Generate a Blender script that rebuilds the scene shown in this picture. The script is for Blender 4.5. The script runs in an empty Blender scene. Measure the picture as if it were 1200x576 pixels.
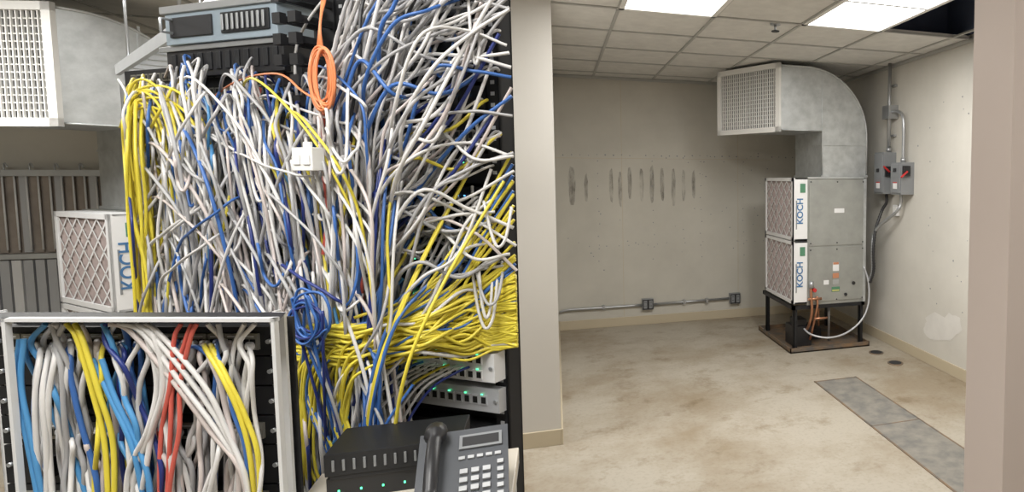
import bpy, bmesh, math, random
from mathutils import Vector, Matrix
random.seed(7)
S = bpy.context.scene
COL = S.collection
try:
    S.view_settings.view_transform = 'Standard'
    S.view_settings.look = 'None'
except Exception: pass

# ------------------------------------------------------------------ materials
_m = {}
def mat(name, col, rough=0.6, metal=0.0, var=0.0, vscale=4.0, emit=0.0, col2=None, bump=0.0, spec=None):
    if name in _m: return _m[name]
    m = bpy.data.materials.new(name); m.use_nodes = True
    nt = m.node_tree; b = nt.nodes['Principled BSDF']
    b.inputs['Base Color'].default_value = (*col, 1)
    b.inputs['Roughness'].default_value = rough
    b.inputs['Metallic'].default_value = metal
    if spec is not None: b.inputs['Specular IOR Level'].default_value = spec
    if emit > 0:
        b.inputs['Emission Color'].default_value = (*col, 1)
        b.inputs['Emission Strength'].default_value = emit
    if var > 0 or col2:
        tc = nt.nodes.new('ShaderNodeTexCoord')
        n = nt.nodes.new('ShaderNodeTexNoise'); n.inputs['Scale'].default_value = vscale
        n.inputs['Detail'].default_value = 6; n.inputs['Roughness'].default_value = 0.6
        r = nt.nodes.new('ShaderNodeValToRGB')
        c2 = col2 if col2 else tuple(c*(1-var) for c in col)
        r.color_ramp.elements[0].position = 0.35; r.color_ramp.elements[0].color = (*c2, 1)
        r.color_ramp.elements[1].position = 0.65; r.color_ramp.elements[1].color = (*col, 1)
        nt.links.new(tc.outputs['Object'], n.inputs['Vector'])
        nt.links.new(n.outputs['Fac'], r.inputs['Fac'])
        nt.links.new(r.outputs['Color'], b.inputs['Base Color'])
        if bump > 0:
            bp = nt.nodes.new('ShaderNodeBump'); bp.inputs['Strength'].default_value = bump
            bp.inputs['Distance'].default_value = 0.01
            nt.links.new(n.outputs['Fac'], bp.inputs['Height'])
            nt.links.new(bp.outputs['Normal'], b.inputs['Normal'])
    _m[name] = m
    return m

def floor_mat():
    m = bpy.data.materials.new('sealed_concrete'); m.use_nodes = True
    nt = m.node_tree; b = nt.nodes['Principled BSDF']; b.inputs['Roughness'].default_value = 0.42
    tc = nt.nodes.new('ShaderNodeTexCoord')
    n1 = nt.nodes.new('ShaderNodeTexNoise'); n1.inputs['Scale'].default_value = .9; n1.inputs['Detail'].default_value = 10
    n1.inputs['Roughness'].default_value = .68
    n2 = nt.nodes.new('ShaderNodeTexNoise'); n2.inputs['Scale'].default_value = 45; n2.inputs['Detail'].default_value = 3
    n3 = nt.nodes.new('ShaderNodeTexNoise'); n3.inputs['Scale'].default_value = 3.2; n3.inputs['Detail'].default_value = 8
    n3.inputs['Roughness'].default_value = .72
    for n in (n1, n2, n3): nt.links.new(tc.outputs['Object'], n.inputs['Vector'])
    def ramp(n, p0, c0, p1, c1):
        r = nt.nodes.new('ShaderNodeValToRGB')
        r.color_ramp.elements[0].position = p0; r.color_ramp.elements[0].color = (*c0, 1)
        r.color_ramp.elements[1].position = p1; r.color_ramp.elements[1].color = (*c1, 1)
        nt.links.new(n.outputs['Fac'], r.inputs['Fac']); return r
    r1 = ramp(n1, .38, (.29, .235, .165), .56, (.415, .375, .31))
    r2 = ramp(n2, .3, (.86, .85, .83), .5, (1, 1, 1))
    r3 = ramp(n3, .32, (.58, .50, .39), .46, (1, 1, 1))
    cur = r1
    for r in (r2, r3):
        mx = nt.nodes.new('ShaderNodeMixRGB'); mx.blend_type = 'MULTIPLY'; mx.inputs[0].default_value = .8
        nt.links.new(cur.outputs['Color'], mx.inputs[1]); nt.links.new(r.outputs['Color'], mx.inputs[2]); cur = mx
    nt.links.new(cur.outputs['Color'], b.inputs['Base Color'])
    return m

def smudge_mat():
    m = bpy.data.materials.new('grime_smudge'); m.use_nodes = True
    nt = m.node_tree; b = nt.nodes['Principled BSDF']; b.inputs['Base Color'].default_value = (.30, .28, .245, 1)
    b.inputs['Roughness'].default_value = .8
    tc = nt.nodes.new('ShaderNodeTexCoord'); mp = nt.nodes.new('ShaderNodeMapping')
    mp.inputs['Scale'].default_value = (24, 24, 6)
    n = nt.nodes.new('ShaderNodeTexNoise'); n.inputs['Scale'].default_value = 1; n.inputs['Detail'].default_value = 7
    n.inputs['Roughness'].default_value = .65
    r = nt.nodes.new('ShaderNodeValToRGB')
    r.color_ramp.elements[0].position = .36; r.color_ramp.elements[0].color = (.04, .04, .04, 1)
    r.color_ramp.elements[1].position = .68; r.color_ramp.elements[1].color = (.6, .6, .6, 1)
    nt.links.new(tc.outputs['Object'], mp.inputs['Vector']); nt.links.new(mp.outputs['Vector'], n.inputs['Vector'])
    nt.links.new(n.outputs['Fac'], r.inputs['Fac']); nt.links.new(r.outputs['Color'], b.inputs['Alpha'])
    return m

M_wall = mat('wall_paint', (.565, .54, .475), .7, var=.12, vscale=1.8)
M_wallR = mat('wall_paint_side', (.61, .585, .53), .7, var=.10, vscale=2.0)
M_jamb = mat('wall_paint_warm', (.56, .475, .425), .7, var=.04, vscale=1.5)
M_part = mat('wall_paint_partition', (.60, .575, .53), .7, var=.04, vscale=2)
M_base = mat('baseboard_vinyl', (.50, .43, .31), .5)
M_floor = floor_mat()
M_tile = mat('ceiling_tile', (.72, .71, .68), .9, var=.12, vscale=9, bump=.15)
M_tbar = mat('tbar', (.42, .42, .40), .5)
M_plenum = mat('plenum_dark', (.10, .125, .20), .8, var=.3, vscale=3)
M_diff = mat('diffuser', (1, .995, .98), .5, emit=4)
M_white = mat('white_enamel', (.80, .79, .76), .45)
M_galv = mat('galvanized', (.54, .56, .56), .38, .55, var=.22, vscale=12)
M_galv2 = mat('galvanized_panel', (.40, .41, .39), .42, .5, var=.18, vscale=5)
M_grey = mat('grey_enamel', (.26, .27, .28), .45, .2, var=.1)
M_dark = mat('dark_void', (.02, .02, .022), .7)
M_black = mat('black_plastic', (.018, .018, .02), .38)
M_blackm = mat('black_metal', (.022, .023, .026), .42, .4)
M_filter = mat('filter_media', (.46, .38, .36), .9, var=.15, vscale=18)
M_card = mat('white_card', (.74, .74, .74), .7)
M_blue_ink = mat('blue_ink', (.05, .16, .34), .6)
M_green = mat('green_label', (.08, .22, .13), .6)
M_orange_l = mat('orange_label', (.50, .22, .12), .6)
M_yell_l = mat('yellow_label', (.50, .48, .18), .6)
M_red = mat('red_plastic', (.5, .03, .03), .4)
M_copper = mat('copper', (.50, .25, .15), .4, .8)
M_rust = mat('tray_rusty', (.13, .12, .11), .6, .3, col2=(.26, .17, .10), vscale=9)
M_patch = mat('floor_patch', (.155, .15, .14), .6, col2=(.26, .24, .205), vscale=9)
M_ctl = mat('conduit_steel', (.42, .43, .44), .35, .7)
M_led = mat('led_green', (.1, .9, .4), .5, emit=2)
M_ledb = mat('led_blue', (.15, .5, 1), .5, emit=2)
M_sw = mat('switch_grey', (.50, .51, .53), .4, .2)
M_port = mat('port_hole', (.01, .01, .01), .5)
M_jack = mat('port_metal', (.35, .34, .30), .35, .6)
M_steel = mat('bare_steel', (.55, .57, .59), .32, .7, var=.1)
M_bluebox = mat('steel_blue_paint', (.33, .40, .46), .4, .3)
M_phone = mat('phone_grey', (.07, .075, .085), .45)
M_key = mat('key_light', (.45, .46, .47), .5)
M_wood = mat('beige_laminate', (.60, .55, .47), .45)
C_white = mat('cable_white', (.66, .645, .63), .42)
C_grey = mat('cable_grey', (.40, .395, .40), .45)
C_blue = mat('cable_blue', (.045, .135, .40), .4)
C_dblue = mat('cable_navy', (.02, .035, .18), .4)
C_yel = mat('cable_yellow', (.72, .60, .06), .42)
C_red = mat('cable_red', (.62, .12, .09), .4)
C_org = mat('cable_orange', (.75, .25, .10), .4)
C_lblue = mat('cable_sky', (.08, .28, .55), .4)
C_black = mat('cable_black', (.02, .02, .022), .4)
C_pink = mat('cable_blush', (.58, .51, .485), .45)
CM = [C_white, C_grey, C_blue, C_dblue, C_yel, C_red, C_org, C_lblue, C_black, C_pink]
WH, GR, BL, NB, YE, RE, OR, LB, BK, PK = range(10)

# ------------------------------------------------------------------ mesh helper
class MB:
    def __init__(s): s.v = []; s.f = []; s.mi = []; s.ms = []; s.sm = []
    def m(s, mt):
        if mt not in s.ms: s.ms.append(mt)
        return s.ms.index(mt)
    def poly(s, pts, mt, smooth=False):
        b = len(s.v); s.v += [tuple(p) for p in pts]
        s.f.append(tuple(range(b, b+len(pts)))); s.mi.append(s.m(mt)); s.sm.append(smooth)
    def box(s, x0, x1, y0, y1, z0, z1, mt):
        b = len(s.v)
        s.v += [(x0,y0,z0),(x1,y0,z0),(x1,y1,z0),(x0,y1,z0),(x0,y0,z1),(x1,y0,z1),(x1,y1,z1),(x0,y1,z1)]
        for q in ((0,3,2,1),(4,5,6,7),(0,1,5,4),(1,2,6,5),(2,3,7,6),(3,0,4,7)):
            s.f.append(tuple(b+i for i in q)); s.mi.append(s.m(mt)); s.sm.append(False)
    def tube(s, pts, r, mt, n=10, cap=True):
        pts = [Vector(p) for p in pts]
        b = len(s.v); up = None
        for i, p in enumerate(pts):
            t = (pts[min(i+1, len(pts)-1)] - pts[max(i-1, 0)]).normalized()
            if up is None:
                a = Vector((0,0,1)) if abs(t.z) < .9 else Vector((1,0,0))
                up = t.cross(a).normalized()
            up = (up - t*up.dot(t)).normalized(); w = t.cross(up)
            rr = r[i] if isinstance(r, (list, tuple)) else r
            for k in range(n):
                a = 2*math.pi*k/n
                s.v.append(tuple(p + up*math.cos(a)*rr + w*math.sin(a)*rr))
        for i in range(len(pts)-1):
            for k in range(n):
                k2 = (k+1) % n
                s.f.append((b+i*n+k, b+i*n+k2, b+(i+1)*n+k2, b+(i+1)*n+k)); s.mi.append(s.m(mt)); s.sm.append(True)
        if cap:
            s.f.append(tuple(b+k for k in range(n))[::-1]); s.mi.append(s.m(mt)); s.sm.append(False)
            e = b+(len(pts)-1)*n
            s.f.append(tuple(e+k for k in range(n))); s.mi.append(s.m(mt)); s.sm.append(False)
    def obj(s, name, loc=(0,0,0), rz=0, parent=None, bevel=0):
        me = bpy.data.meshes.new(name); me.from_pydata(s.v, [], s.f)
        for mt in s.ms: me.materials.append(mt)
        for i, p in enumerate(me.polygons):
            p.material_index = s.mi[i]; p.use_smooth = s.sm[i]
        bm = bmesh.new(); bm.from_mesh(me); bmesh.ops.recalc_face_normals(bm, faces=bm.faces); bm.to_mesh(me); bm.free()
        o = bpy.data.objects.new(name, me); COL.objects.link(o)
        o.location = loc; o.rotation_euler = (0, 0, rz)
        if parent: o.parent = parent
        if bevel:
            bv = o.modifiers.new('bevel', 'BEVEL'); bv.width = bevel; bv.segments = 2; bv.limit_method = 'ANGLE'
        return o

def empty(name, loc, rz=0):
    e = bpy.data.objects.new(name, None); COL.objects.link(e); e.location = loc; e.rotation_euler = (0,0,rz)
    e.empty_display_size = .1
    return e

def catmull(pts, n=6):
    P = [Vector(p) for p in pts]
    P = [P[0]*2-P[1]] + P + [P[-1]*2-P[-2]]
    out = []
    for i in range(1, len(P)-2):
        for k in range(n):
            t = k/n
            a, b, c, d = P[i-1], P[i], P[i+1], P[i+2]
            out.append(.5*((2*b)+(c-a)*t+(2*a-5*b+4*c-d)*t*t+(-a+3*b-3*c+d)*t**3))
    out.append(P[-2]); return out

class Cables:
    def __init__(s, name, r):
        s.c = bpy.data.curves.new(name, 'CURVE'); s.c.dimensions = '3D'; s.c.bevel_depth = r
        s.c.bevel_resolution = 2; s.c.use_fill_caps = True; s.name = name
        for m in CM: s.c.materials.append(m)
    def add(s, pts, mi, n=6, rad=1.0):
        q = catmull(pts, n)
        sp = s.c.splines.new('POLY'); sp.points.add(len(q)-1)
        for i, p in enumerate(q):
            sp.points[i].co = (p.x, p.y, p.z, 1); sp.points[i].radius = rad
        sp.material_index = mi; sp.use_smooth = True
    def obj(s, loc, rz):
        o = bpy.data.objects.new(s.name, s.c); COL.objects.link(o); o.location = loc; o.rotation_euler = (0,0,rz); return o

def U(a, b): return random.uniform(a, b)
def pick(ws):
    t = U(0, sum(w for _, w in ws))
    for k, w in ws:
        t -= w
        if t <= 0: return k
    return ws[-1][0]

# ------------------------------------------------------------------ room shell
H = 2.6; BY = 6.57; RX = 2.95; LX = -5.6; FY = -2.1
b = MB(); b.box(LX-.1, RX+.1, FY-.1, BY+.1, -.1, 0, M_floor); b.obj('floor')
b = MB(); b.box(LX-.1, RX+.1, BY, BY+.1, 0, 3.2, M_wall); b.obj('wall_back')
b = MB(); b.box(RX, RX+.1, FY, BY, 0, 3.2, M_wallR); b.obj('wall_right')
b = MB(); b.box(LX-.1, LX, FY, BY, 0, 3.2, M_wall); b.obj('wall_left')
b = MB(); b.box(LX-.1, RX+.1, FY-.1, FY, 0, 3.2, M_wall); b.obj('wall_front')
b = MB(); b.box(-.25, 0, 3.73, BY, 0, H-.003, M_part); b.obj('wall_partition')
b = MB(); b.box(1.03, RX, 1.2, 1.35, 0, H-.003, M_jamb); b.obj('wall_right_near')
def bboard(name, x0,x1,y0,y1):
    b = MB(); b.box(x0,x1,y0,y1,0,.095,M_base); b.obj(name, bevel=.003)
bboard('baseboard_back', .0, RX, BY-.012, BY)
bboard('baseboard_back_left', LX, -.25, BY-.012, BY)
bboard('baseboard_right', RX-.012, RX, 1.35, BY-.012)
bboard('baseboard_partition', -.262, .0, 3.718, 3.73)
bboard('baseboard_partition_side', 0.0, .012, 3.718, BY-.012)
# ceiling tiles with an opening
xs = [LX] + [round(.39+.6*k, 3) for k in range(-9, 5)] + [RX]
ys = [FY] + [round(3.9+.6*k, 3) for k in range(-9, 5)] + [BY]
xs = sorted(set(xs)); ys = sorted(set(ys))
b = MB()
for i in range(len(xs)-1):
    for j in range(len(ys)-1):
        if xs[i] >= 2.15 and 2.6 < ys[j] < 3.85: continue
        b.box(xs[i], xs[i+1], ys[j], ys[j+1], H, H+.02, M_tile)
b.obj('ceiling')
b = MB()
for x in xs: b.box(x-.010, x+.010, FY, BY, H-.008, H+.004, M_tbar)
for y in ys:
    b.box(LX, 2.19, y-.010, y+.010, H-.0085, H+.003, M_tbar)
    if not (3.0 < y < 3.8): b.box(2.19, RX, y-.010, y+.010, H-.0085, H+.003, M_tbar)
b.obj('ceiling_grid')
b = MB()
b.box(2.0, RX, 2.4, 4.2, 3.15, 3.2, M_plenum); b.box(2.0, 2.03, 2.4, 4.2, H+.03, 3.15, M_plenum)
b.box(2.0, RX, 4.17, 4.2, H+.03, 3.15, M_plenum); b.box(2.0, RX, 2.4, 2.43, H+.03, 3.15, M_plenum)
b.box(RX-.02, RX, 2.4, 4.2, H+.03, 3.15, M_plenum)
b.tube([(2.1, 3.3, 2.95), (2.9, 3.3, 2.95)], .04, M_ctl); b.tube([(2.5, 2.45, 2.85), (2.5, 4.15, 2.85)], .03, M_ctl)
b.obj('ceiling_plenum')
b = MB(); b.box(RX-.02, RX, 1.35, BY, H-.03, H-.005, M_tbar); b.obj('trim_1')
b = MB(); b.box(0, RX, BY-.02, BY, H-.03, H-.005, M_tbar); b.obj('trim_2')

LIGHTS = [(.39,2.7,38),(1.59,2.7,38),(-.81,-.3,30),(-2.01,.3,26),(-3.21,2.7,42),(.99,-.9,14),(-2.01,2.7,14)]  # leading pair is in view; the rest are unseen, added to brighten the space
for i, (x, y, p) in enumerate(LIGHTS):
    b = MB()
    b.box(x+.012, x+.588, y+.012, y+1.188, H-.006, H-.001, M_diff)
    for q in ((x, x+.03, y, y+1.2), (x+.57, x+.6, y, y+1.2), (x, x+.6, y, y+.03), (x, x+.6, y+1.17, y+1.2)):
        b.box(*q, H-.014, H-.002, M_white)
    b.obj('seen_or_added_light_panel')
    l = bpy.data.lights.new('panel_or_fill_lamp', 'AREA'); l.shape = 'RECTANGLE'; l.size = .54; l.size_y = 1.14
    l.energy = p; l.color = (1, .985, .95)
    o = bpy.data.objects.new('panel_or_fill_lamp', l); COL.objects.link(o); o.location = (x+.3, y+.6, H-.016)
w = bpy.data.worlds.new('World'); S.world = w; w.use_nodes = True
w.node_tree.nodes['Background'].inputs[0].default_value = (.9, .93, 1, 1)
w.node_tree.nodes['Background'].inputs[1].default_value = .3

# sprinkler
b = MB(); sx, sy = 1.42, 3.95
b.tube([(sx,sy,H-.002),(sx,sy,H-.012)], .035, M_ctl, 16); b.tube([(sx,sy,H-.01),(sx,sy,H-.05)], .009, M_ctl)
b.tube([(sx,sy,H-.05),(sx,sy,H-.055)], .028, M_dark, 12); b.obj('fire_sprinkler')

# wall marks
b = MB()
def hole(x, z, r=.006): b.tube([(x, BY-.001, z), (x, BY-.0025, z)], r, M_grey, 6)
for k in range(34):
    if U(0,1) < .8: hole(.08+k*.083, 1.80+U(-.006,.006), U(.005,.009))
for k in range(24): hole(.12+k*.1, .86+U(-.01,.01), .005) if U(0,1) < .6 else None
for x in (.42, .98, 1.5, 1.98):
    for k in range(9): hole(x+U(-.01,.01), .7+k*.13, .006)
for k in range(44): hole(U(.05,2.3), U(.6,1.85), U(.004,.008))
b.obj('wall_screw_holes')
b = MB()
for k in range(46):
    y, z = U(3.4, 4.6), U(.5, 2.2)
    b.tube([(RX-.001, y, z), (RX-.0025, y, z)], U(.004, .008), M_grey, 6)
b.obj('wall_screw_holes')
b = MB()
M_s = smudge_mat()
for x, z0, z1, ww in [(.16,1.28,1.70,.08),(.55,1.3,1.68,.05),(.64,1.25,1.66,.045),(.74,1.32,1.7,.05),(.86,1.3,1.68,.05),(.97,1.27,1.72,.05),(1.08,1.3,1.7,.05),(1.2,1.25,1.68,.05),(1.31,1.3,1.67,.045),(1.42,1.33,1.66,.045),(.30,1.3,1.62,.04)]:
    n = 14; c = []
    for k in range(n):
        a = 2*math.pi*k/n
        c.append((x+ww/2*(abs(math.cos(a))**.6)*(1 if math.cos(a) > 0 else -1)*U(.7,1), BY-.0015, (z0+z1)/2+(z1-z0)/2*math.sin(a)*U(.85,1)))
    b.poly(c, M_s)
b.obj('wall_scuff_marks')
b = MB()
for x in (.66, 1.92): b.box(x-.002, x+.002, BY-.0015, BY, .1, 2.57, M_base)
b.box(.0, 2.3, BY-.0015, BY, 1.765, 1.769, M_base)
b.obj('wall_panel_seams')
b = MB()
M_plast = mat('patch_plaster', (.68, .66, .62), .8, var=.08, vscale=6)
for (cy, cz, ry, rz) in ((4.22,.34,.20,.12),(4.05,.42,.12,.08),(4.35,.28,.12,.07)):
    pts = []
    for k in range(16):
        a = 2*math.pi*k/16; pts.append((RX-.0015-cy*.0001, cy+ry*math.cos(a)*U(.75,1.15), cz+rz*math.sin(a)*U(.75,1.15)))
    b.poly(pts, M_plast)
b.obj('wall_plaster_patch')

# floor patch & drains
b = MB(); b.box(1.86, 2.2, 2.45, 4.25, 0.0, .004, M_patch)
b.box(1.85, 1.862, 2.45, 4.26, 0, .005, M_rust); b.box(2.198, 2.21, 2.45, 4.26, 0, .005, M_rust)
b.box(1.85, 2.21, 4.24, 4.255, 0, .005, M_rust); b.box(1.85, 2.21, 3.35, 3.36, 0, .005, M_rust)
b.obj('floor_trench_cover')
for (x, y) in ((2.69, 4.80), (2.69, 4.47)):
    b = MB(); b.tube([(x,y,0),(x,y,.006)], .066, M_rust, 24); b.tube([(x,y,.004),(x,y,.008)], .052, M_dark, 20)
    b.obj('floor_drain')

# surface conduit and outlets
b = MB()
b.tube(catmull([(.014,BY-.03,.2),(.1,BY-.03,.215),(.3,BY-.03,.215),(.84,BY-.03,.215)], 5), .013, M_ctl)
b.tube([(.97,BY-.03,.215),(1.805,BY-.03,.225)], .013, M_ctl)
for x in (.45, 1.3, 1.55): b.box(x-.015, x+.015, BY-.045, BY, .195, .24, M_ctl)
b.obj('surface_conduit')
for x in (.905, 1.87):
    b = MB(); b.box(x-.06,x+.06,BY-.055,BY,.165,.28,M_grey); b.box(x-.055,x+.055,BY-.06,BY-.055,.17,.275,M_black)
    for dx in (-.028,.028):
        b.box(x+dx-.018,x+dx+.018,BY-.064,BY-.06,.18,.265,M_grey)
        for dz in (.2,.24):
            b.box(x+dx-.008,x+dx-.004,BY-.066,BY-.064,dz,dz+.014,M_dark); b.box(x+dx+.004,x+dx+.008,BY-.066,BY-.064,dz,dz+.014,M_dark)
    b.obj('electrical_outlet', bevel=.003)

# ------------------------------------------------------------------ air handlers
def air_handler(loc, rz, ztop, filt, dx0, dx1, xg, hz0, hz1, full=True):
    E = empty('air_handler', loc, rz)
    b = MB(); b.box(-.03,.76,-.03,.88,0,.012,M_rust)
    for q in ((-.03,.76,-.03,-.02),(-.03,.76,.87,.88),(-.03,-.02,-.03,.88),(.75,.76,-.03,.88)): b.box(*q,0,.045,M_rust)
    b.obj('drip_pan', parent=E)
    b = MB()
    for x in (.02,.68):
        for y in (.02,.77):
            b.box(x,x+.035,y,y+.006,.012,.42,M_blackm); b.box(x,x+.006,y,y+.035,.012,.42,M_blackm)
    b.box(0,.72,0,.03,.385,.42,M_blackm); b.box(0,.72,.8,.83,.385,.42,M_blackm)
    b.box(0,.03,0,.83,.385,.42,M_blackm); b.box(.69,.72,0,.83,.385,.42,M_blackm)
    b.obj('stand', parent=E)
    b = MB(); b.box(.14,.72,0,.83,.42,ztop,M_galv2)
    zm = .42+(ztop-.42)*.46
    b.box(.155,.705,-.008,0,.45,zm-.008,M_galv2); b.box(.155,.705,-.008,0,zm+.008,ztop-.02,M_galv2)
    for z in (zm-.03, zm+.03, ztop-.04, .46):
        for x in (.17,.43,.69): b.tube([(x,-.008,z),(x,-.013,z)], .007, M_dark, 6)
    b.box(.40,.50,-.011,-.008,ztop-.32,ztop-.28,M_card)
    b.box(.14,.72,-.012,.0,ztop-.012,ztop+.004,M_galv); b.box(.695,.724,-.012,.83,.42,ztop,M_galv)
    b.obj('cabinet', parent=E, bevel=.004)
    b = MB()
    b.box(.39,.45,-.011,-.008,.72,.80,M_card); b.box(.392,.448,-.012,-.009,.78,.80,M_orange_l)
    b.box(.39,.45,-.011,-.008,.655,.70,M_orange_l); b.box(.39,.45,-.011,-.008,.60,.64,M_galv)
    b.box(.30,.35,-.011,-.008,.60,.64,M_card); b.box(.38,.46,-.011,-.008,.53,.575,M_green)
    b.box(.385,.455,-.012,-.010,.535,.55,M_yell_l)
    b.tube([(.6,-.008,.60),(.6,-.018,.60)], .016, M_dark, 14); b.tube([(.52,-.008,.5),(.52,-.02,.5)], .014, M_dark, 14)
    b.obj('labels', parent=E)
    for (z0, z1) in filt:
        b = MB()
        y0, y1 = 0.0, .76
        b.box(.02,.14,y0,y1,z0,z0+.012,M_card); b.box(.02,.14,y0,y1,z1-.012,z1,M_card)
        b.box(0,.14,y0,y0+.006,z0,z1,M_card); b.box(0,.14,y1-.006,y1,z0,z1,M_card)
        b.box(.0,.012,y0,y0+.035,z0,z1,M_card); b.box(0,.012,y1-.035,y1,z0,z1,M_card)
        b.box(.0,.012,y0,y1,z0,z0+.03,M_card); b.box(0,.012,y0,y1,z1-.03,z1,M_card)
        n = 26; prev = None
        for k in range(2*n+1):
            y = y0+.02+(y1-y0-.04)*k/(2*n); x = .012 if k % 2 else .05
            if prev: b.poly([(prev[0],prev[1],z0+.01),(x,y,z0+.01),(x,y,z1-.01),(prev[0],prev[1],z1-.01)], M_filter)
            prev = (x, y)
        ww = y1-y0-.07; N = 5
        for k in range(-N, N+1):
            for sg in (1, -1):
                ya = y0+.035+ww*k/N; yb = ya+ww*.8
                za, zb = (z0+.03, z1-.03)
                def cl(ya, za, yb, zb):
                    lo, hi = y0+.035, y1-.035
                    if yb <= lo or ya >= hi: return None
                    if ya < lo: za += (zb-za)*(lo-ya)/(yb-ya); ya = lo
                    if yb > hi: zb = za+(zb-za)*(hi-ya)/(yb-ya); yb = hi
                    return ya, za, yb, zb
                r = cl(ya, za if sg > 0 else zb, yb, zb if sg > 0 else za)
                if r:
                    w2 = .009
                    b.poly([(.008,r[0],r[1]-w2),(.008,r[2],r[3]-w2),(.008,r[2],r[3]+w2),(.008,r[0],r[1]+w2)], M_card)
        b.obj('pleated_filter', parent=E)
        t = bpy.data.curves.new('brand_lettering', 'FONT'); t.body = 'KOCH'; t.size = .095 if not full else .08; t.extrude = .0008; t.offset = .0015
        t.align_x = 'CENTER'; t.align_y = 'CENTER'; t.materials.append(M_blue_ink)
        o = bpy.data.objects.new('brand_lettering', t); COL.objects.link(o); o.parent = E
        o.matrix_local = Matrix.Translation((.072, -.003, z0+(z1-z0)*.47)) @ Matrix.Rotation(-math.pi/2, 4, 'Y') @ Matrix.Rotation(math.pi/2, 4, 'X')
        b = MB(); b.box(.07,.12,-.003,0,z1-.13,z1-.05,M_green); b.box(.03,.04,-.003,0,z0+.1,z1-.2,M_grey)
        b.obj('filter_tag', parent=E)
    y0, y1 = .07, .72; xn, xf = xg
    r = min(hz1-hz0+.05, dx1-xn-.08)
    arc = [(dx1-r+r*math.cos(a), hz1-r+r*math.sin(a)) for a in [math.pi/2*k/14 for k in range(15)]]
    def prof(x): return [(x,hz0),(dx0,hz0),(dx0,ztop+.002),(dx1,ztop+.002)]+arc+[(x,hz1)]
    A = prof(xn); B = prof(xf); b = MB()
    b.poly([(p[0],y0,p[1]) for p in A], M_galv); b.poly([(p[0],y1,p[1]) for p in B], M_galv)
    n = len(A)
    for k in range(n-1):
        p, q, p2, q2 = A[k], A[k+1], B[k], B[k+1]
        b.poly([(p[0],y0,p[1]),(q[0],y0,q[1]),(q2[0],y1,q2[1]),(p2[0],y1,p2[1])], M_galv, smooth=(4 <= k < 18))
    rim = [(p[0],y0-.004,p[1]) for p in arc]
    b.tube([(dx1,y0-.004,ztop+.01)]+rim+[(xn,y0-.004,hz1)], .008, M_galv, 6)
    b.tube([(dx0,y0-.004,ztop+.01),(dx0,y0-.004,hz0),(xn,y0-.004,hz0)], .006, M_galv, 6)
    b.box(dx0-.004,dx1+.004,y0-.008,y1+.006,hz0-.13,hz0-.115,M_galv)
    b.box(dx0-.012,dx1+.012,y0-.012,y1+.012,ztop+.002,ztop+.02,M_galv)
    b.box(dx0,dx0+.012,y0-.007,y0,hz0-.12,hz1-.03,M_galv)
    b.obj('sheet_metal_duct', parent=E)
    d = math.hypot(xf-xn, y1-y0); ang = math.atan2(y1-y0, xf-xn)
    b = MB(); hh = hz1-hz0; g = .045
    b.box(-.02,d+.02,-.0,.03,-.02,g-.02,M_white); b.box(-.02,d+.02,0,.03,hh-g+.02,hh+.02,M_white)
    b.box(-.02,g-.02,0,.03,-.02,hh+.02,M_white); b.box(d-g+.02,d+.02,0,.03,-.02,hh+.02,M_white)
    b.box(0,d,-.006,-.002,0,hh,M_dark)
    for k in range(1, 26):
        x = g-.02+(d-2*g+.04)*k/26; b.box(x-.003,x+.003,.006,.02,.02,hh-.02,M_white)
    for k in range(1, 14):
        z = g-.02+(hh-2*g+.04)*k/14; b.box(.02,d-.02,.002,.012,z-.003,z+.003,M_white)
    o = b.obj('supply_grille', parent=E); o.location = (xn, y0, hz0); o.rotation_euler = (0,0,ang)
    if full:
        b = MB()
        b.box(.06,.24,.12,.34,.012,.2,M_black); b.box(.09,.2,.14,.3,.2,.26,M_black)
        b.box(.30,.42,.3,.5,.012,.12,M_blackm)
        b.obj('condensate_pump', parent=E, bevel=.006)
        b = MB()
        b.tube(catmull([(.17,-.02,.62),(.17,-.03,.5),(.18,-.02,.36),(.18,.05,.22),(.2,.2,.12)],5), .013, M_copper)
        b.tube(catmull([(.23,-.015,.5),(.23,-.03,.42),(.22,.0,.3),(.22,.1,.1),(.24,.2,.03)],5), .011, M_copper)
        b.tube([(.14,-.03,.48),(.27,-.03,.48)], .012, M_copper); b.tube([(.17,-.03,.58),(.17,-.03,.64)], .02, M_ctl)
        b.tube([(.2,-.03,.3),(.33,-.03,.3)], .01, M_copper); b.tube([(.2,-.045,.56),(.2,-.02,.56)], .018, M_red, 10)
        b.obj('copper_pipes', parent=E)
        b = MB(); b.tube(catmull([(.70,-.02,.75),(.745,-.03,.6),(.74,-.04,.4),(.66,-.05,.25),(.5,-.06,.15),(.33,-.05,.12),(.2,.03,.14),(.16,.14,.18)],6), .0085, M_sw)
        b.obj('drain_hose', parent=E)
        b = MB(); b.tube([(.3,.1,.2),(.3,.1,.42)], .008, M_copper); b.tube([(.45,.2,.02),(.45,.2,.42)], .012, M_ctl); b.obj('riser_pipes', parent=E)
    return E

air_handler((1.98,5.05,0), 0, 1.57, [(.44,1.0),(1.01,1.565)], .31, .76, (-.10,-.46), 1.99, 2.55)
air_handler((-2.353,4.41,0), math.radians(45), 1.37, [(.44,.80),(.81,1.365)], .2, .5, (-.13,-.50), 1.86, 2.47, full=False)

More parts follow.
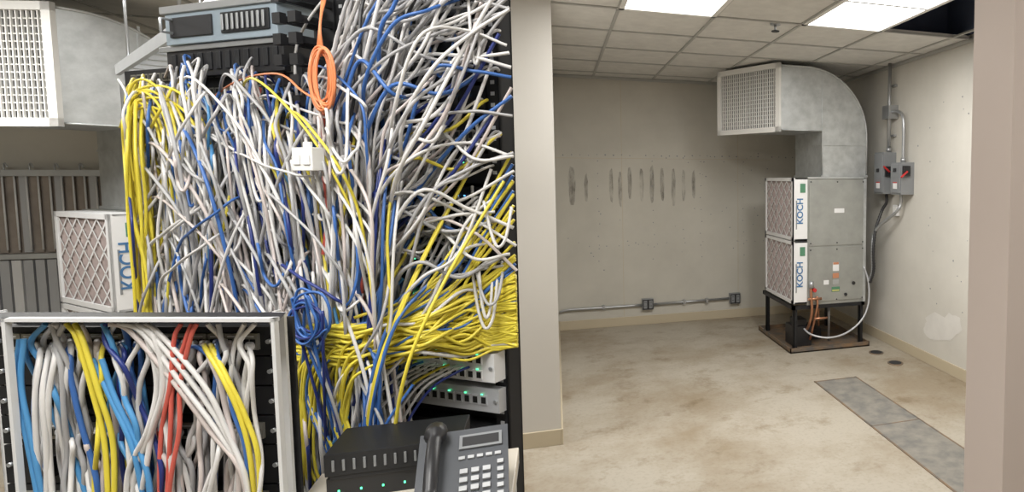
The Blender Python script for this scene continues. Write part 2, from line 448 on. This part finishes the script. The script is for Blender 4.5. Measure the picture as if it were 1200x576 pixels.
# electrical on right wall
def safety_switch(y, z0, z1, lever):
    b = MB(); b.box(RX-.13,RX-.001,y-.085,y+.085,z0,z1,M_grey)
    b.box(RX-.14,RX-.13,y-.075,y+.075,z0+.015,z1-.015,M_grey)
    b.box(RX-.143,RX-.14,y-.035,y+.03,z0+.05,z0+.10,M_card); b.box(RX-.1445,RX-.14,y-.035,y+.03,z0+.10,z0+.11,M_red)
    b.box(RX-.12,RX-.05,y-.105,y-.085,z0+.16,z0+.25,M_black)
    b.tube([(RX-.085,y-.112,z0+.2),(RX-.15,y-.118,z0+.2+lever)], .009, M_red)
    b.box(RX-.15,RX-.14,y-.02,y+.02,z0+.20,z0+.23,M_black)
    return b.obj('safety_switch_box', bevel=.005)
Y1, Y2 = 5.02, 4.72
safety_switch(Y1, 1.42, 1.80, .05)
safety_switch(Y2, 1.42, 1.70, -.05)
b = MB(); cx = RX-.06
b.tube([(cx,Y1-.05,H-.0),(cx,Y1-.05,1.84)], .016, M_ctl)
b.box(RX-.10,RX-.002,Y1-.11,Y1+.01,2.10,2.22,M_ctl)
b.tube(catmull([(cx,Y1-.1,2.16),(cx,Y1-.19,2.155),(cx,Y2+.03,2.12),(cx,Y2,2.03),(cx,Y2,1.85),(cx,Y2,1.72)],5), .015, M_ctl)
for z in (2.4,1.95): b.box(RX-.03,RX-.001,Y1-.085,Y1-.015,z-.01,z+.01,M_ctl)
b.tube([(cx,Y1-.05,1.802),(cx,Y1-.05,1.84)], .024, M_ctl); b.tube([(cx,Y2,1.702),(cx,Y2,1.74)], .024, M_ctl)
b.obj('electrical_conduit')
b = MB()
for (y, ox, mt) in ((Y1-.02,0,M_black),(Y2+.03,.02,M_ctl)):
    p = catmull([(cx,y,1.418),(cx,y+.0,1.34),(cx-.03,y+.03,1.26),(cx-.10,5.02,1.08),(cx-.13,5.0+ox,.90),(2.76,4.99+ox,.72),(2.73,5.0+ox,.60)],14)
    b.tube(p, [.016 if i % 2 else .0125 for i in range(len(p))], mt, 8)
b.obj('flexible_conduit')
b = MB(); b.box(RX-.035,RX-.001,4.86,4.93,1.22,1.32,M_card); b.box(RX-.04,RX-.035,4.87,4.92,1.24,1.30,M_white); b.obj('thermostat_box', bevel=.003)

# ------------------------------------------------------------------ left background storage panel
b = MB()
x0, x1 = -4.6, -3.35
M_brown = mat('panel_brown', (.36, .31, .27), .6, var=.25, vscale=6)
b.box(x0, x1, BY-.08, BY-.04, .0, 1.62, M_brown)
k = 0; x = x0
while x < x1-.04:
    b.box(x, x+.045, BY-.10, BY-.08, .98, 1.58, M_brown if k % 3 else M_sw)
    b.tube([(x+.05,BY-.11,1.0),(x+.05,BY-.11,1.6)], .006, M_card, 6)
    b.box(x, x+.055, BY-.12, BY-.08, .32, .92, M_sw if k % 4 else M_card); x += .07; k += 1
b.box(x0, x1, BY-.13, BY-.04, 1.58, 1.63, M_steel); b.box(x0, x1, BY-.13, BY-.04, .93, .97, M_steel); b.box(x0, x1, BY-.13, BY-.04, .0, .3, M_sw)
for k in range(8): b.tube(catmull([(x0+.1+k*.15,BY-.1,1.62),(x0+.1+k*.15,BY-.1,1.66),(x0+.12+k*.15,BY-.12,1.68),(x0+.14+k*.15,BY-.13,1.65)],4), .006, M_steel, 6)
b.obj('louvered_storage_panel')

# ------------------------------------------------------------------ main racks
RL = (-1.021, 1.994, 0); RA = math.radians(-36.4)
def rack(name, s0, s1, top, wide=.03, mt=M_blackm):
    b = MB()
    for s in (s0, s1-wide):
        b.box(s, s+wide, 0, .006, 0.02, top, mt); b.box(s if s == s0 else s+wide-.004, (s+.004) if s == s0 else s+wide, 0, .04, 0.02, top, mt)
        z = .3
        while z < top-.03:
            b.box(s+wide*.35, s+wide*.65, -.0008, 0, z, z+.007, M_dark if mt != M_blackm else M_sw); z += .022
    b.box(s0, s1, .006, .04, top-.03, top, mt); b.box(s0-.0, s1, -.12, .14, 0, .02, mt)
    b.box(s0, s1, .035, .04, .1, top-.03, M_dark)
    return b.obj(name, RL, RA)
rack('equipment_rack', 0.0, .66, 1.80, mt=M_steel)
rack('equipment_rack', .73, 1.145, 2.14)
b = MB(); b.box(.665,.725,.0,.04,.0,2.12,M_blackm)
z = .5
while z < 2.1:
    for s in (.668, .712):
        b.box(s, s+.01, -.075, 0, z, z+.014, M_black)
        b.box(s-.006, s+.016, -.083, -.07, z-.004, z+.018, M_black)
    z += .042
b.obj('vertical_cable_manager', RL, RA)

def gear(name, s0, s1, z0, h, yf=-.004, depth=.036, body=M_blackm, rows=1, n=24, port=M_port, led=None, label=True):
    b = MB(); b.box(s0, s1, yf, yf+depth, z0+.001, z0+h-.001, body)
    w = (s1-s0-.05)/n; hp = min(.013, (h-.01)/rows*.5)
    for r in range(rows):
        zc = z0+h*(r+.5)/rows
        for k in range(n):
            x = s0+.025+k*w
            b.box(x+w*.1, x+w*.85, yf-.0025, yf, zc-hp*.75, zc+hp*.75, M_jack if port is M_jack else body)
            b.box(x+w*.22, x+w*.74, yf-.0032, yf-.002, zc-hp*.5, zc+hp*.5, M_port)
            if led and random.random() < .4: b.box(x+w*.2, x+w*.4, yf-.0035, yf-.002, zc+hp*.8, zc+hp*1.0, led)
        if label: b.box(s0+.03, s1-.03, yf-.0012, yf, zc+hp*1.25, zc+hp*1.45, M_card)
    for s in (s0+.008, s1-.008): b.tube([(s, yf, z0+h/2), (s, yf-.003, z0+h/2)], .004, M_steel, 8)
    return b.obj(name, RL, RA)
z = .55; k = 0
while z < 1.76:
    gear('patch_panel' if k % 3 else 'network_switch', .03, .63, z, .086, rows=2, led=M_led if k % 3 == 0 else None, port=M_jack if k % 3 == 1 else M_port, label=k % 2 == 0)
    z += .092; k += 1
z = 1.36; k = 0
while z < 2.08:
    gear('patch_panel' if k % 2 else 'network_switch', .762, 1.113, z, .06, rows=1, led=[M_led, None, M_ledb][k % 3], n=18, port=M_jack if k % 3 == 1 else M_port, label=k % 3 == 0)
    z += .066; k += 1
gear('network_switch', .762, 1.14, 1.295, .05, yf=-.02, depth=.05, body=M_sw, rows=1, n=16, led=M_led, label=False)
gear('network_switch', .762, 1.14, 1.165, .06, yf=-.03, depth=.06, body=M_card, rows=2, n=16, led=M_led, label=False)
gear('network_switch', .762, 1.113, 1.235, .05, body=M_blackm, rows=1, n=18)
gear('network_switch', .762, 1.14, 1.10, .05, yf=-.02, depth=.05, body=M_sw, rows=1, n=16, led=M_led, label=False)
z = .5
while z < 1.0:
    gear('patch_panel', .762, 1.113, z, .09, rows=2, n=18, port=M_jack, label=False); z += .095

b = MB(); b.box(.22,.60,-.02,.2,1.802,1.87,M_black)
for k in range(12): b.box(.24+.03*k,.255+.03*k,-.023,-.02,1.815,1.855,M_blackm)
b.box(.2,.62,-.024,-.02,1.862,1.874,M_steel); b.obj('power_supply_chassis', RL, RA, bevel=.004)
b = MB(); b.box(.24,.60,-.03,.2,1.875,1.955,M_bluebox); b.box(.23,.61,-.035,.2,1.945,1.962,M_steel)
b.box(.26,.4,-.034,-.03,1.89,1.935,M_dark); b.box(.43,.58,-.034,-.03,1.89,1.935,M_blackm)
for k in range(9): b.box(.435+.016*k,.442+.016*k,-.037,-.034,1.895,1.93,M_steel)
b.tube([(.27,-.03,1.9),(.27,-.055,1.9),(.27,-.055,1.93),(.27,-.03,1.93)], .004, M_steel, 6)
b.obj('server_chassis', RL, RA, bevel=.004)

# overhead cable ladder
def camw(lat, dep): return (lat*.945+dep*.327, -lat*.327+dep*.945)
c0 = camw(-1.59, 1.94); ladr = math.radians(-37.2-19.1)
b = MB()
for y in (-.12, .12): b.box(-1.6,.8,y-.008,y+.008,2.03,2.075,M_steel)
x = -1.55
while x < .8: b.box(x-.012,x+.012,-.115,.115,2.04,2.055,M_steel); x += .17
for x in (-1.3,-.3,.5):
    for y in (-.12,.12): b.tube([(x,y,2.05),(x,y,H-.01)], .005, M_steel, 6)
b.obj('overhead_cable_ladder', (c0[0],c0[1],0), ladr)

# cables in the main racks
cab = Cables('network_cables', .0026)
def P(e, f, z):
    # f = how far the cable stands off the rack face
    f = max(0.004, f); d0 = 1.55-.297*e; q = (-1.617+.955*e)/d0
    s = (q*(1.55-.955*f)+1.617+.297*f)/(.955+.297*q)
    d1 = 1.55-.297*s-.955*f
    return (s, -f, 1.57+(z-1.57)*d1/d0)
def fl(e, f): return max(.012, min(f, .02+(1.18-e)*.42))
def colA(e):
    if e < .05: return pick([(YE,7),(WH,3)])
    if e < .16: return pick([(YE,2),(WH,6),(GR,2),(BL,1.4),(PK,1)])
    if e < .4: return pick([(WH,8),(GR,4),(PK,3),(BL,2.8),(LB,.6),(YE,.9),(NB,1)])
    return pick([(WH,7.5),(GR,4.5),(PK,2.5),(BL,3.2),(NB,1.5),(LB,.5),(RE,.4),(YE,.5),(BK,.9)])
def atop(e): return 1.79+.035*math.sin(e*6)-.06*math.exp(-((e-.35)/.05)**2)+.02*math.sin(e*31)
for i in range(560):
    e = U(.0, .76); c = colA(e); f = U(.025, .19)
    if random.random() < .4: zt = atop(e)+U(-.12,.02)
    else: zt = U(1.30, 1.74)
    pts = [P(e+U(-.05,.08), .006, zt-U(.02,.09)), P(e+U(-.03,.04), f*.5, zt), P(e, f, zt-U(.03,.07))]
    z = zt-.12; ee = e; v = U(-.03,.03); am = U(.004,.018)
    tgt = e+U(-.09,.09) if e < .35 else (.56+.2*random.random()+(e-.5)*.35)
    while z > .62:
        v = v*.65+U(-am,am); ee += (tgt-ee)*.12+v
        pts.append(P(max(.0, ee), max(.03, f+U(-.025,.025)), z)); z -= U(.08,.14)
    cab.add(pts, c, 5, U(.85,1.2))
cl = lambda v: max(.01, min(.8, v))
for i in range(210):
    e = U(.02,.7); z = U(1.2,1.80); L = U(.08,.36)*random.choice((1,1,-1)); sg = U(.02,.22); f = U(.12,.22)
    cab.add([P(cl(e),.03,z-.04), P(cl(e+L*.15),f*.8,z+.02), P(cl(e+L*.5),f,z-sg*.4), P(cl(e+L*.8),f,z-sg*1.2), P(cl(e+L),f*.9,z-sg*2.2), P(cl(e+L+U(-.08,.06)),f*.9,z-sg*2.2-.2), P(cl(e+L+U(-.07,.07)),.15,z-sg*2-.45)], pick([(WH,7),(BL,2),(GR,4),(PK,2),(YE,.6),(NB,.8)]), 7, U(.85,1.2))
for i in range(24):
    e = U(.1,.7); z = U(1.3,1.72); wd = U(.03,.12); h = U(.06,.22); f = U(.15,.22)
    cab.add([P(e,.04,z), P(e+.005,f,z+.01), P(e+wd*.2,f,z-h*U(.5,.8)), P(e+wd*U(.35,.6),f+.01,z-h), P(e+wd*.8,f,z-h*.7), P(e+wd,f*.8,z+U(-.03,.05)), P(e+wd+.01,.04,z+.05)], pick([(WH,5),(BL,3),(GR,3),(PK,2)]), 7)
# bay 2 sweeps, upper right to lower left
def sweep(e, z, tx, drop, f, c, r):
    w1, w2 = U(-.035,.035), U(-.045,.045)
    pts = [P(e,.006,z), P(e-.018,fl(e,.03),z-U(-.004,.01)), P(e-(e-tx)*.28,fl(e-.08,f*.8),z-drop*U(.08,.32)+w1),
           P(e-(e-tx)*.55+w1*.4,f,z-drop*U(.4,.6)+w2), P(e-(e-tx)*.85+w2*.5,f*1.1,z-drop*U(.85,1.05)), P(tx+w1*.4,f*1.1,z-drop*1.2-.06)]
    zz = z-drop*1.2-.2; ee = tx; v = 0
    while zz > .7:
        v = v*.5+U(-.016,.016); ee += v; pts.append(P(ee, f*1.1+U(-.02,.02), zz)); zz -= U(.11,.17)
    cab.add(pts, c, 6, r)
ROWS = [1.36+.066*k+.03 for k in range(11)]
for i in range(150):
    zr = random.choice(ROWS[::1 if i % 3 else 2])+U(-.01,.01)
    sweep(U(.80,1.172), zr, U(.62,.86), U(.1,.36), U(.04,.13), pick([(WH,10),(GR,5),(PK,2.5),(BL,1.1),(NB,1),(YE,.2),(BK,.8)]), U(.95,1.3))
# long loose arcs over bay 2
for i in range(75):
    z = U(1.40,1.95); e0 = U(.68,.90); e1 = min(1.175, e0+U(.15,.45)); sag = U(-.10,.16); f = U(.06,.15)
    z2 = z+U(-.12,.3)
    cab.add([P(e0-U(-.02,.05),.05,z-U(.15,.35)), P(e0+U(-.01,.02),f,z-U(.08,.16)), P(e0+(e1-e0)*.3,f,z-sag*.3), P(e0+(e1-e0)*.68,fl(e1-.1,f),z+(z2-z)*.5-sag*.5), P(e1,fl(e1,.03),z2)], pick([(WH,9),(GR,3),(PK,1.5),(BL,1.2),(NB,.8),(BK,.5)]), 8, U(1.1,1.4))
for i in range(30):
    e = U(.84,1.1); z = random.choice(ROWS); wd = U(.03,.09)*random.choice((1,-1)); h = U(.05,.14)
    e2 = max(.8, min(1.165, e+wd))
    cab.add([P(e,.008,z), P(e+.004,.05,z-.005), P(e+wd*.25,.06,z-h*.7), P((e+e2)/2,.06,z-h), P(e2-wd*.2,.05,z-h*.8), P(e2,.03,z-h*.2), P(e2,.008,z+U(-.02,.04))], pick([(WH,7),(GR,3),(BL,2),(BK,1)]), 6, 1.1)
# yellow bundle
for i in range(105):
    z1 = U(1.235,1.38); e0 = U(.53,.68); zb = U(1.15,1.235)
    w = lambda a=.016: U(-a,a)
    cab.add([P(e0-.04,.18,zb-U(-.02,.06)), P(e0+.02,.2,zb), P(.72,.19+w(.02),zb+w()), P(.83,.155+w(.02),zb+.2*(z1-zb)+w(.02)), P(.93,.12+w(.02),zb+.42*(z1-zb)+w(.024)), P(1.04,.065+w(.01),zb+.72*(z1-zb)+w(.026)), P(1.11,.03,zb+.88*(z1-zb)+w(.016)), P(1.172,U(.012,.02),z1)], pick([(YE,14),(WH,.6),(BL,.5)]), 7, U(.9,1.35))
for i in range(18):
    z1 = U(1.38,1.62); e0 = U(.56,.7); zb = U(1.15,1.24)
    cab.add([P(e0,.19,zb-.08), P(e0+.05,.2,zb), P(.80,.17,zb+.03+U(-.02,.02)), P(.90,.14,zb+.22*(z1-zb)+U(-.02,.02)), P(1.02,.08,zb+.5*(z1-zb)+U(-.03,.02)), P(1.10,.04,zb+.75*(z1-zb)), P(1.172,.014,z1)], YE if i % 4 else BL, 7, 1.15)
for i in range(7):
    e0 = U(.72,.9); z1 = U(1.4,1.6)
    cab.add([P(e0-.07,.2,.8), P(e0-.05,.2,1.0), P(e0-.01,.2,1.15), P(e0+.05,.17,1.27), P(e0+.14,.11,1.25+.5*(z1-1.25)), P(min(1.16,e0+.26),.03,z1)], YE if i % 3 else BL, 7, 1.15)
for i in range(22):
    e0 = U(.56,.72); zb = U(1.14,1.22)
    cab.add([P(e0+.12,.17,zb+.03), P(e0+.05,.2,zb+.0), P(e0,.21,zb-.04), P(e0-.02,.2,zb-.13), P(e0+U(-.04,.06),.2,zb-.26), P(e0+U(-.06,.06),.18,.8)], pick([(YE,3),(BL,1),(WH,1)]), 7)
for i in range(16):
    e0 = U(.66,.82); zt = U(1.5,1.75)
    cab.add([P(e0+.1,.01,zt), P(e0+.08,.1,zt+.01), P(e0+.05,.16,zt-.12), P(e0+U(-.02,.05),.18,zt-.3), P(e0,.18,1.15), P(e0-.03,.18,.95), P(e0-.04,.17,.7)], pick([(YE,1.5),(BL,4),(NB,2),(WH,2)]), 7)
for i in range(26):
    e0 = U(.0,.07); f = U(.14,.21)
    cab.add([P(e0+.1,.01,1.7+U(-.05,.06)), P(e0+.04,f*.6,1.77+U(-.05,.02)), P(e0+.01,f,1.66), P(e0+U(-.01,.03),f,1.5), P(max(0,e0+U(-.02,.05)),f,1.3), P(max(0,e0+U(-.02,.06)),f,1.1), P(e0+.04,f,.7)], YE, 7)
for i in range(9):
    z = 1.78+U(-.06,.02); x1 = U(.15,.34)
    cab.add([P(.0+U(0,.05),.12,z-.12), P(.04,.15,z-.01), P(x1*.5,.15,z+.01), P(x1*.85,.16,z-.05), P(x1,.17,z-.2), P(x1+U(-.03,.03),.17,z-.5), P(x1,.16,z-.9)], YE, 8)
# blue coil
for i in range(8):
    ce, cz = .60+U(-.018,.018), 1.255+U(-.018,.018); rx, rz = U(.03,.058), U(.035,.06); p = []
    for k in range(14):
        a = 2*math.pi*k/12+i; p.append(P(ce+rx*math.cos(a), .215+k*.0008+i*.002, cz+rz*math.sin(a)*(1+.15*math.sin(i+k))))
    p.append(P(ce+U(-.1,.1), .2, cz-U(.1,.3)))
    cab.add(p, BL if i % 3 else NB, 4, .9)
# lower hanging bundle
for i in range(190):
    e0 = U(.54,.80); z0 = U(1.0,1.3); f = U(.10,.20)
    cab.add([P(e0+U(-.1,.12),f*.8,z0+.12), P(e0+U(-.03,.03),f,z0), P(e0+U(-.05,.03),f,z0-.12), P(e0+U(-.06,.03),f,z0-.25), P(e0+U(-.07,.02),f,z0-.4), P(e0-.04,f*.9,.55)], pick([(BL,4.5),(NB,2.5),(WH,6),(GR,4),(YE,.8),(BK,.9),(LB,.3)]), 6)
cab.obj(RL, RA)
cb = Cables('patch_cords', .0026)
for i in range(18):
    s = .80+.30*i/18; c = pick([(BL,3),(NB,1),(WH,3),(YE,1)])
    cb.add([(s,-.035,1.195),(s-.005,-.06,1.192),(s-.04,-.09,1.165),(s-.08,-.11,1.1),(s-.12+U(-.03,.03),-.13,1.0),(s-.12,-.13,.8)], c, 6)
cb.obj(RL, RA)
# orange fibre coil
fc = Cables('fiber_patch_coil', .0021)
for i in range(12):
    ce, cz = .685+U(-.008,.008), 1.785+U(-.01,.01); rx, rz = U(.022,.038), U(.05,.072); p = []
    for k in range(15):
        a = 2*math.pi*k/12+i*.7; p.append(P(ce+rx*math.cos(a), .15+k*.0006+i*.002, cz+rz*math.sin(a)))
    fc.add(p, OR, 4)
for i in range(3): fc.add([P(.67+i*.01,.15,1.83), P(.685,.15,1.9), P(.70+i*.006,.1,1.98), P(.72,.05,2.08)], OR, 6)
fc.add([P(.66,.15,1.74), P(.62,.14,1.76), P(.55,.12,1.8), P(.42,.08,1.79), P(.3,.05,1.74)], OR, 6)
fc.add([P(.69,.15,1.74), P(.67,.16,1.62), P(.68,.17,1.5), P(.66,.17,1.4)], RE, 6, 1.6)
fc.obj(RL, RA)
tg = P(.635,.21,1.61); b = MB(); b.box(tg[0]-.024,tg[0]+.024,tg[1]-.014,tg[1]+.008,tg[2]-.02,tg[2]+.02,M_white)
b.box(tg[0]-.019,tg[0]-.004,tg[1]-.016,tg[1]-.014,tg[2]-.01,tg[2]+.007,M_card); b.box(tg[0]+.004,tg[0]+.019,tg[1]-.016,tg[1]-.014,tg[2]-.01,tg[2]+.007,M_card)
b.box(tg[0]-.008,tg[0]+.008,tg[1]-.006,tg[1],tg[2]+.02,tg[2]+.03,M_card)
b.obj('surface_jack_box', RL, RA, bevel=.003)

# ------------------------------------------------------------------ small foreground rack with open bezel
IL = (-.771, 1.219, 0); IA = math.radians(-19.1)
b = MB()
M_frame = mat('rack_light_grey', (.70, .70, .70), .4, .1)
FF = -.065
b.box(.074,.079,FF-.004,FF+.004,.9,1.377,M_frame); b.box(.444,.449,FF-.004,FF+.004,.9,1.377,M_frame)
b.box(.074,.449,FF-.004,FF+.006,1.372,1.377,M_frame)
b.box(.074,.449,FF-.004,FF+.004,.9,.906,M_frame)
for z in (1.3705, .9025):
    b.poly([(.03,FF+.005,z),(.447,FF+.005,z),(.412,.0,z),(-.03,.0,z)], M_blackm)
for (a, c) in ((-.03,-.01),(.385,.408)):
    b.box(a,c,0,.005,.02,1.370,M_frame); b.box(a,a+.003,0,.02,.02,1.370,M_frame)
    z = .5
    while z < 1.33: b.box((a+c)/2-.003,(a+c)/2+.003,-.001,0,z,z+.006,M_dark); z += .0165
b.box(-.03,.408,-.14,.14,0,.02,M_frame)
b.box(-.01,.408,.016,.02,.1,1.36,M_dark)
b.obj('open_frame_rack', IL, IA)
def gear2(name, z0, h, ports, n=15):
    b = MB(); b.box(-.02,.392,-.004,.015,z0+.0008,z0+h-.0008,M_blackm)
    if ports:
        w = (.375)/n; zc = z0+h*.5
        for k in range(n):
            x = .0+k*w
            b.box(x+.001,x+w-.001,-.009,-.004,zc-.012,zc+.012,M_jack)
            b.box(x+.004,x+w*.5-.001,-.0095,-.008,zc-.007,zc+.004,M_port); b.box(x+w*.5+.001,x+w-.004,-.0095,-.008,zc-.007,zc+.004,M_port)
            b.box(x+.005,x+w-.006,-.0096,-.008,zc+.007,zc+.009,M_card)
    else:
        for k in range(10): b.box(.05+.028*k,.062+.028*k,-.012,-.004,z0+h*.25,z0+h*.75,M_black)
    for s in (-.015, .384): b.tube([(s+.004,-.002,z0+h/2),(s+.004,-.008,z0+h/2)], .0035, M_steel, 8)
    b.obj(name, IL, IA)
zz = 1.351
for (nm, h, p) in [('patch_panel',.044,1),('cable_management_panel',.044,0),('cable_management_panel',.044,0),('patch_panel',.044,1),('cable_management_panel',.06,0),('patch_panel',.044,1),('patch_panel',.044,1),('cable_management_panel',.08,0),('patch_panel',.044,1)]:
    zz -= h+.001; gear2(nm, zz, h, p)
c2 = Cables('patch_cable_cluster', .0030)
def Q(s, f, z):
    t = 1-f/.9
    return (1.127-(1.127-s)*t, -f, 1.57-(1.57-z)*t)
def c2col(s):
    if s < .04: return pick([(WH,5),(BL,1),(LB,1.5),(PK,1)])
    if s < .10: return pick([(WH,7),(PK,3),(GR,2),(BL,.5)])
    if s < .14: return pick([(YE,1),(WH,5),(PK,2),(BK,1)])
    if s < .20: return pick([(LB,2),(BL,2.5),(WH,4),(NB,1)])
    if s < .27: return pick([(RE,1),(WH,5),(PK,2),(GR,1),(BL,.8)])
    return pick([(WH,6),(PK,3),(GR,2),(BL,.5)])
ZT = 1.353
for i in range(108):
    s = U(.02,.36); f = U(.015,.05); top = random.random() < .6
    zt = 1.324+U(-.003,.003) if top else 1.19+U(-.003,.003)
    c = c2col(s)
    if top and random.random() < .35: pts = [Q(s+U(-.02,.02), .045, ZT), Q(s+U(-.01,.01), f, ZT-.03)]
    else:
        # plug boot then cable
        c2.add([Q(s,.009,zt), Q(s,.018,zt-.001), Q(s,.026,zt-.004)], c, 2, 1.5)
        pts = [Q(s,.01,zt), Q(s,.026,zt-.003), Q(s+U(-.006,.006),max(.034,f),zt-.022)]
    z = pts[-1][2]-.05; ss = s; tgt = s+U(-.06,.06)+(.185-s)*.15; v = 0
    while z > .92:
        v = v*.5+U(-.010,.010); ss += (tgt-ss)*.25+v; pts.append(Q(ss, max(.02,f+U(-.01,.01)), z)); z -= U(.04,.07)
    c2.add(pts, c, 6, U(.9,1.15))
def run(col, pts, n=8, r=1.1):
    c2.add([Q(p[0]+U(-.003,.003), min(p[1]*.55, .056)+U(-.003,.003), p[2]) for p in pts], col, n, r)
for d in (0,.009): run(YE, [(.085+d,.095,ZT),(.1+d,.1,1.33),(.115+d,.1,1.25),(.13+d,.1,1.17),(.125+d,.1,1.05),(.13,.09,.92)])
for d in (0,.010): run(YE, [(.285+d,.02,1.322),(.29+d,.08,1.315),(.31+d,.1,1.27),(.335+d,.1,1.21),(.345+d,.1,1.14),(.35,.09,1.0)])
for d in (0,.014,.024): run(RE, [(.255+d,.095,ZT),(.245+d,.1,1.33),(.23+d*.6,.1,1.26),(.215+d,.1,1.19),(.205+d*.7,.1,1.1),(.2,.09,.95)], r=.95)
for d in (0,.013,.027,.042): run(WH if d else PK, [(.15+d,.09,ZT),(.18+d,.1,1.34),(.24+d,.1,1.26),(.29+d*.6,.1,1.19),(.335,.1,1.12),(.34,.09,1.0)])
for d in (0,.012,.022): run(WH, [(.18+d,.09,ZT),(.20+d,.1,1.33),(.21+d,.1,1.26),(.19+d*.6,.1,1.19),(.16+d,.1,1.12),(.15,.09,1.0)])
for d in (0,.011,.02): run(WH, [(.045+d,.02,1.32),(.04+d,.08,1.30),(.03+d,.1,1.24),(.025+d,.1,1.16),(.02+d,.1,1.05),(.02,.09,.92)])
for d in (0,.01): run(LB, [(.12+d,.09,1.30),(.14+d,.105,1.24),(.165+d,.105,1.17),(.18+d,.1,1.1),(.19,.09,.95)])
for d in (0,.011): run(LB, [(.01+d,.09,1.33),(.0+d,.1,1.26),(.01+d,.105,1.17),(.02+d,.1,1.05),(.03,.09,.92)])
run(BL, [(.25,.02,1.31),(.275,.07,1.318),(.30,.08,1.29),(.30,.08,1.24),(.29,.07,1.15),(.28,.07,1.0)])
c2.obj(IL, IA)

# ------------------------------------------------------------------ utility cart, phone, modems
b = MB(); CT = 1.07
b.box(-.385,-.075,.80,1.20,CT-.022,CT,M_wood); b.box(-.385,-.075,.80,1.20,CT-.03,CT-.022,M_steel)
for x in (-.38,-.10):
    for y in (.81,1.17): b.box(x,x+.02,y,y+.02,.06,CT-.03,M_steel); b.tube([(x,y+.01,.032),(x+.02,y+.01,.032)], .032, M_black, 14)
b.box(-.375,-.085,.81,1.19,.35,.365,M_wood)
b.obj('utility_cart', bevel=.002)
b = MB(); b.box(-.345,-.155,1.09,1.195,CT,CT+.035,M_black); b.box(-.345,-.155,1.085,1.195,CT+.04,CT+.075,M_blackm)
b.box(-.34,-.16,1.087,1.19,CT+.033,CT+.042,M_dark)
for k in range(12): b.box(-.335+.014*k,-.331+.014*k,1.083,1.085,CT+.048,CT+.066,M_grey)
for k in range(5): b.box(-.33+.03*k,-.327+.03*k,1.088,1.09,CT+.012,CT+.016,M_led)
b.obj('modem', bevel=.003)
E = empty('desk_phone', (-.138, .945, CT), math.radians(4)); E.scale = (.88,.88,.88)
b = MB(); W = .072; D = .15; hb = .105; hf = .022
b.poly([(-W,0,0),(W,0,0),(W,0,hf),(-W,0,hf)], M_phone); b.poly([(-W,D,0),(-W,D,hb),(W,D,hb),(W,D,0)], M_phone)
b.poly([(-W,0,hf),(W,0,hf),(W,D,hb),(-W,D,hb)], M_phone); b.poly([(-W,0,0),(-W,D,0),(W,D,0),(W,0,0)], M_phone)
b.poly([(-W,0,0),(-W,0,hf),(-W,D,hb),(-W,D,0)], M_phone); b.poly([(W,0,0),(W,D,0),(W,D,hb),(W,0,hf)], M_phone)
b.obj('body', parent=E)
sl = math.atan2(hb-hf, D)
b = MB()
for r in range(4):
    for c in range(3): b.box(-.005+c*.018,.007+c*.018,.022+r*.017,.031+r*.017,0,.005,M_key)
for r in range(5): b.box(.054,.064,.02+r*.016,.028+r*.016,0,.004,M_key)
b.box(-.008,.062,.125,.155,0,.004,M_grey); b.box(-.003,.057,.13,.15,.004,.0045,M_dark)
for c in range(5): b.box(-.008+.0145*c,.002+.0145*c,.104,.110,0,.003,M_key)
o = b.obj('keypad', parent=E); o.location = (0,0,hf+.0005); o.rotation_euler = (sl,0,0)
b = MB()
hs = catmull([(-.045,.005,.016),(-.045,.02,.024),(-.045,.06,.034),(-.045,.1,.034),(-.045,.145,.024),(-.045,.165,.014)],5)
b.tube(hs, [.018 if (i < 6 or i > len(hs)-7) else .011 for i in range(len(hs))], M_black, 12)
o = b.obj('handset', parent=E); o.location = (0,0,hf); o.rotation_euler = (sl,0,0)
b = MB(); p = []
for k in range(90):
    a = k*.9; t = k/89; p.append((-.09-.04*math.sin(t*3)+.008*math.cos(a), -.0+.1*t, .012+.008*math.sin(a)))
b.tube(p, .0022, M_black, 5); b.obj('coiled_cord', parent=E)

# ------------------------------------------------------------------ camera
cd = bpy.data.cameras.new('camera'); cam = bpy.data.objects.new('camera', cd); COL.objects.link(cam)
cam.location = (0,0,1.57); cam.rotation_euler = (math.radians(86), 0, math.radians(-19.1))
cd.sensor_width = 36; cd.lens = 36*719/1200; cd.shift_x = -.25; cd.shift_y = -.025; cd.clip_start = .02
S.camera = cam
